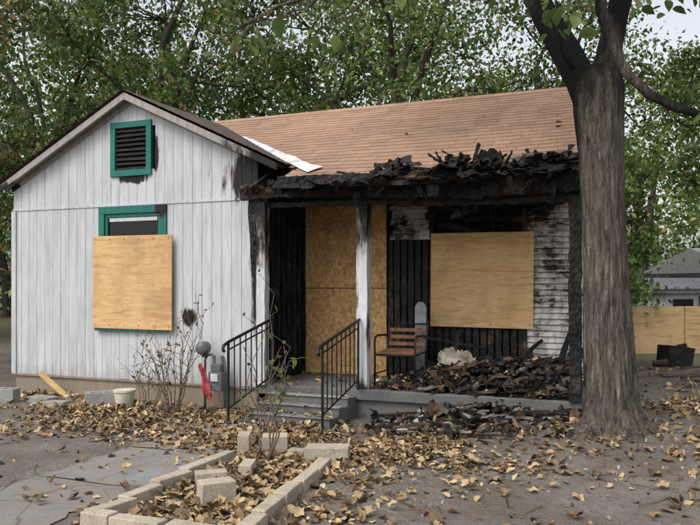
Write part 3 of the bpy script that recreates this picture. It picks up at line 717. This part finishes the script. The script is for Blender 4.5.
tree('background_tree.001',-5.2,20,(7.6,4.0,3.8),0,76,280,.135,M_leafA,12,tr=.30,spread=.48)
tree('background_tree.002',1.2,18.5,(7.4,3.5,3.3),0,60,270,.13,M_leafB,13,tr=.30,spread=.46)
tree('background_tree.003',5.2,21,(6.9,3.4,3.4),0,60,270,.135,M_leafA,14,tr=.25,spread=.5)
tree('background_tree.004',8.9,17.5,(5.0,2.3,2.2),0,50,280,.12,M_leafB,15,tr=.16,spread=.42)
tree('background_tree.005',-8.3,13.6,(5.2,2.3,2.8),0,44,150,.105,M_leafC,16,tr=.16,spread=.42)
tree('background_tree.006',-2.0,26,(8.4,5.5,4.6),0,84,270,.18,M_leafA,17,tr=.3)
tree('background_tree.007',5.5,16.2,(2.6,1.0,1.6),0,34,240,.11,M_leafA,18,tr=.08,spread=.33)
tree('background_tree.008',-10.5,25,(8.0,5.0,4.6),0,76,250,.18,M_leafB,19,tr=.3)
random.seed(5); C=[]
for i in range(300):
    u=R(-34,34); d=R(31,44); C.append(tuple(street(u,d,R(.3,9.5+3*math.sin(u*.35)))))
C=np.array(C); idx=rng.integers(0,len(C),38000); off=rng.normal(0,1,(38000,3))*1.2
e=empty('distant_tree_line',street(0,36)); leaves('foliage',C[idx]+off,.40,M_leafA,parent=e)
b=MB()
for i in range(26):
    p=street(R(-30,30),R(29,40)); b.tube(wavy(p,p+Vector((R(-1,1),0,8)),5,.05),[.25,.22,.2,.15,.1,.05],M_bark2,7)
b.obj('trunks',e)

# front shade tree
random.seed(21); p=street(2.585,7.4); e=empty('shade_tree',p); b=MB()
gz=gh(p.x,p.y)
T=[(612,-.12,.50,.40),(612,.0,.38,.36),(612,.12,.29,.22),(611,.35,.24,.12),(610,.7,.222,.07),(608,1.2,.210,.05),(605,1.8,.203,.05),(602,2.4,.200,.04),(600,2.9,.208,.04),(598,3.25,.225,.04),(597,3.5,.235,.08),(597,3.68,.19,.1)]
def samp(t):
    f=t*(len(T)-1); i=min(int(f),len(T)-2); a=f-i; return [T[i][k]*(1-a)+T[i+1][k]*a for k in range(4)]
sides=96; rows=120; vs=[]
for i in range(rows+1):
    px,z,r,lob=samp(i/rows); q=street((px-350)*7.4/750,7.4)
    if z>.5: q.z=z+gz*.3
    else: q.z=z+gz*(1-.7*max(0,z)/.5)
    for k in range(sides):
        a=2*math.pi*k/sides; ca,sa=math.cos(a),math.sin(a)
        f=1+lob*(.5*math.sin(a*5+.6)+.35*math.sin(a*3+2.1))+.05*mnoise.noise(Vector((ca*2,sa*2,z*.7)))
        rid=mnoise.noise(Vector((ca*9,sa*9,z*1.9)))+.5*mnoise.noise(Vector((ca*17,sa*17,z*4)))
        f+=.055*(1-2*abs(rid))
        vs.append(Vector((q.x+ca*r*f,q.y+sa*r*f,q.z)))
b.add(vs,[(i*sides+k,i*sides+(k+1)%sides,(i+1)*sides+(k+1)%sides,(i+1)*sides+k) for i in range(rows) for k in range(sides)]+[[rows*sides+k for k in range(sides)]],M_bark)
U=lambda u,z,d=7.4: street(u,d,z)
b.tube([U(2.40,3.25),U(2.29,3.6),U(2.12,3.92),U(1.95,4.2),U(1.80,4.5),U(1.62,5.0),U(1.45,5.6),U(1.3,6.4)],[.13,.155,.14,.128,.12,.115,.1,.07],M_bark,18,.05)
b.tube([U(2.48,3.3),U(2.53,3.65),U(2.57,3.95),U(2.63,4.25),U(2.72,4.6),U(2.85,5.2),U(3.0,6.0)],[.13,.13,.118,.112,.105,.09,.06],M_bark,18,.05)
b.tube([U(2.64,4.9,7.35),U(2.42,4.55,7.1),U(2.34,4.2,7.0),U(2.42,3.88,7.0),U(2.58,3.58,7.0),U(2.78,3.36,6.95),U(3.0,3.23,6.9),U(3.3,3.14,6.9),U(3.7,3.1,6.8),U(4.4,3.25,6.7)],[.06,.055,.052,.05,.048,.045,.042,.036,.03,.012],M_bark,9,.05)
b.tube([U(2.3,3.62,7.35),U(2.05,3.78,7.2),U(1.98,3.95,7.1),U(1.92,4.3,7.0)],[.02,.015,.012,.006],M_bark,6,.05)
b.tube([U(1.66,4.9),U(1.0,5.1,7.2),U(.55,4.6,7.0),U(.2,4.32,6.8),U(-.25,4.2,6.7),U(-.65,4.05,6.6),U(-1.1,3.75,6.5)],[.07,.05,.035,.026,.018,.013,.006],M_bark,7,.05)
tw=[]
for (a_,z_,d_) in ((-.25,4.2,6.7),(.2,4.32,6.8),(-.65,4.05,6.6),(.5,4.6,7.0)):
    for k in range(4):
        q0=U(a_,z_,d_); q1=U(a_+R(-.9,.1),z_-R(.0,.75),d_+R(-.3,.3)); pts=wavy(q0,q1,5,.18); b.tube(pts,[.010,.008,.006,.005,.004,.002],M_bark,5); tw+=pts[2:]
nodes=[U(1.62,5.0),U(1.45,5.6),U(1.3,6.4),U(2.85,5.2),U(3.0,6.0),U(2.72,4.6)]
cc=[]
for i in range(34):
    c=street(R(-.8,5.2),R(5.6,10),R(5.6,8.2)); q=min(nodes,key=lambda t:(t-c).length_squared); pts=wavy(q,c,5,.1,.05); b.tube(pts,[.05,.04,.03,.022,.014,.006],M_bark2,6); cc.append(tuple(c))
b.obj('trunk_and_limbs',e,True)
C=np.array(cc); n=3000; idx=rng.integers(0,len(C),n); off=rng.normal(0,.5,(n,3)); off[:,2]*=.6
PP=C[idx]+off; PP=PP[PP[:,2]>5.0]
leaves('crown_foliage',PP,.15,M_leafB,TO,None,e)
PP=[]
for i in range(15): PP.append(tuple(U(R(1.75,2.15),R(3.85,4.3),R(6.6,7.0))))
for i in range(9): PP.append(tuple(U(R(2.1,2.6),R(4.1,4.4),R(6.6,7.0))))
for i in range(8): PP.append(tuple(U(R(3.1,3.5),R(3.05,3.3),R(6.7,6.9))))
for q in tw: 
    if random.random()<.35: PP.append((q.x+R(-.04,.04),q.y+R(-.04,.04),q.z-.03))
leaves('hanging_leaves',PP,.15,M_leafB,TO,None,e)

def shrub(name,u,d,n,h,spr,lv,seed,lsz=.05,mat=M_leafC):
    random.seed(seed); p=street(u,d); p.z=gh(p.x,p.y)-.02; e=empty(name,p); b=MB(); lp=[]
    for i in range(n):
        a=R(0,6.28); top=p+Vector((math.cos(a)*spr*R(.3,1),math.sin(a)*spr*.5*R(.3,1),h*R(.55,1)))
        pts=wavy(p+Vector((math.cos(a)*.05,math.sin(a)*.05,0)),top,8,.12); b.tube(pts,[.009-.0009*k for k in range(9)],M_twig,5)
        for k in range(3,9):
            if random.random()<.75:
                q=pts[k]+Vector((R(-.25,.25),R(-.2,.2),R(.02,.28))); t=wavy(pts[k],q,4,.15); b.tube(t,[.005,.004,.003,.0025,.0015],M_twig,4); lp+=[tuple(x) for x in t[1:]]
    b.obj('stems',e,True); random.shuffle(lp); lp=lp[:lv]
    if lp: leaves('leaves',lp,lsz,mat,TO,None,e)
shrub('bare_shrub',-2.2,9.3,15,1.3,.6,70,31)
shrub('bare_shrub.001',-2.55,9.5,6,.8,.3,26,35)
shrub('sapling',-.78,6.75,6,1.6,.30,34,32,.06,M_leafB)
shrub('sapling.001',-.95,7.7,4,.8,.3,14,33,.05,M_leafC)

# ------------------------------------------------------------------ right side background
e=empty('wooden_fence',street(7.5,15.6)); M_fp=m_ply('fence_plywood',(0.42,0.27,0.13),(0.52,0.36,0.19))
b=MB(); u=5.75
while u<15:
    p=street(u+.6,15.6,.63); b.obox(p+Vector((0,0,R(-.02,.02))),(1.2,.02,1.02),rotz(TH),M_fp); u+=1.22
b.obj('panels',e)
b=MB(); u=5.75
while u<15.3: b.obox(street(u,15.64,.60),(.08,.08,1.05),rotz(TH),M_twig); u+=1.22
b.obj('posts',e)
def hut(name,u,d,w,dp,h,rf,mw,mr):
    e=empty(name,street(u,d)); b=MB(); Rm=rotz(TH+.25); c=street(u,d)
    b.obox(c+Vector((0,0,h/2)),(w,dp,h),Rm,mw); b.obj('walls',e)
    b=MB(); hw=w/2+.2; hd=dp/2+.25; pts=[(-hw,-hd,h),(hw,-hd,h),(hw,0,h+rf),(-hw,0,h+rf),(-hw,hd,h),(hw,hd,h)]
    b.add([c+Rm@Vector(q) for q in pts],[(0,1,2,3),(3,2,5,4),(0,3,4),(1,5,2)],mr); b.add([c+Rm@(Vector(q)-Vector((0,0,.12))) for q in pts],[(0,1,5,4)],mr); b.obj('roof',e)
    b=MB(); b.obox(c+Rm@Vector((-w*.2,-dp/2-.02,h*.65)),(.6,.05,.5),Rm,M_iron); b.obox(c+Rm@Vector((w*.25,-dp/2-.02,h*.45)),(.55,.04,h*.85),Rm,M_trim); b.obj('openings',e)
M_wh=m_paint('shed_paint',(0.72,0.73,0.76)); M_gr=m_plain('grey_roofing',(0.28,0.28,0.29),.8)
hut('garden_shed',9.0,21,1.7,1.8,1.5,.3,M_wh,M_gr); hut('neighbor_house',13.9,26,4.6,5,2.0,.85,m_paint('blue_grey_paint',(0.48,0.51,0.55)),M_gr)
p=street(5.72,13.2); b=MB(); z=gh(p.x,p.y)
b.obox(p+Vector((0,0,z+.19)),(.46,.36,.34),eul(.06,.08,.5),M_char,.05); b.tube([p+Vector((-.12,-.25,z+.08)),p+Vector((-.36,-.3,z+.06))],[.07,.05],M_bark2,9,.06)
b.rough(p+Vector((.0,-.1,z+.33)),p+Vector((.18,-.05,z+.38)),.12,.05,M_char,5,.015); b.obj('charred_stump',bevel=.03)
b=MB()
for i in range(14):
    q=street(R(4.6,6.2),R(9.6,12.5)); a=R(-.6,.6); l=R(.3,1.1); z=gh(q.x,q.y)+.04
    b.rough((q.x,q.y,z),(q.x+l*math.cos(a),q.y+l*math.sin(a),z+R(0,.06)),R(.05,.1),.03,random.choice([M_char,M_tim,M_twig]),6,.006)
b.obj('scrap_lumber')

# ------------------------------------------------------------------ light, sky, camera
el,az=math.radians(52),math.radians(205)
dirv=Vector((math.sin(az)*math.cos(el),math.cos(az)*math.cos(el),math.sin(el)))
W=bpy.data.worlds.new('World'); scene.world=W; W.use_nodes=True; nt=W.node_tree
sky=nt.nodes.new('ShaderNodeTexSky'); sky.sky_type='NISHITA'; sky.sun_disc=False; sky.sun_elevation=el; sky.sun_rotation=az; sky.dust_density=4.0; sky.air_density=1.2
hs=nt.nodes.new('ShaderNodeHueSaturation'); hs.inputs['Saturation'].default_value=0.32; hs.inputs['Value'].default_value=1.6
L(nt,sky.outputs[0],hs.inputs['Color']); L(nt,hs.outputs[0],nt.nodes['Background'].inputs[0]); nt.nodes['Background'].inputs[1].default_value=0.15
sd=bpy.data.lights.new('sun','SUN'); sd.energy=0.85; sd.angle=math.radians(26); sd.color=(1,.97,.92)
so=bpy.data.objects.new('sun',sd); scene.collection.objects.link(so); so.rotation_euler=dirv.to_track_quat('Z','Y').to_euler(); so.location=(0,0,20)
scene.view_settings.view_transform='Standard'; scene.view_settings.look='None'; scene.view_settings.exposure=0
cd=bpy.data.cameras.new('camera'); cam=bpy.data.objects.new('camera',cd); scene.collection.objects.link(cam); scene.camera=cam
cd.sensor_width=36; cd.lens=36*750/700; cd.shift_y=22.5/700; cd.clip_end=1500; cam.location=(0,0,1.6); cam.rotation_euler=(math.radians(90),0,TH)
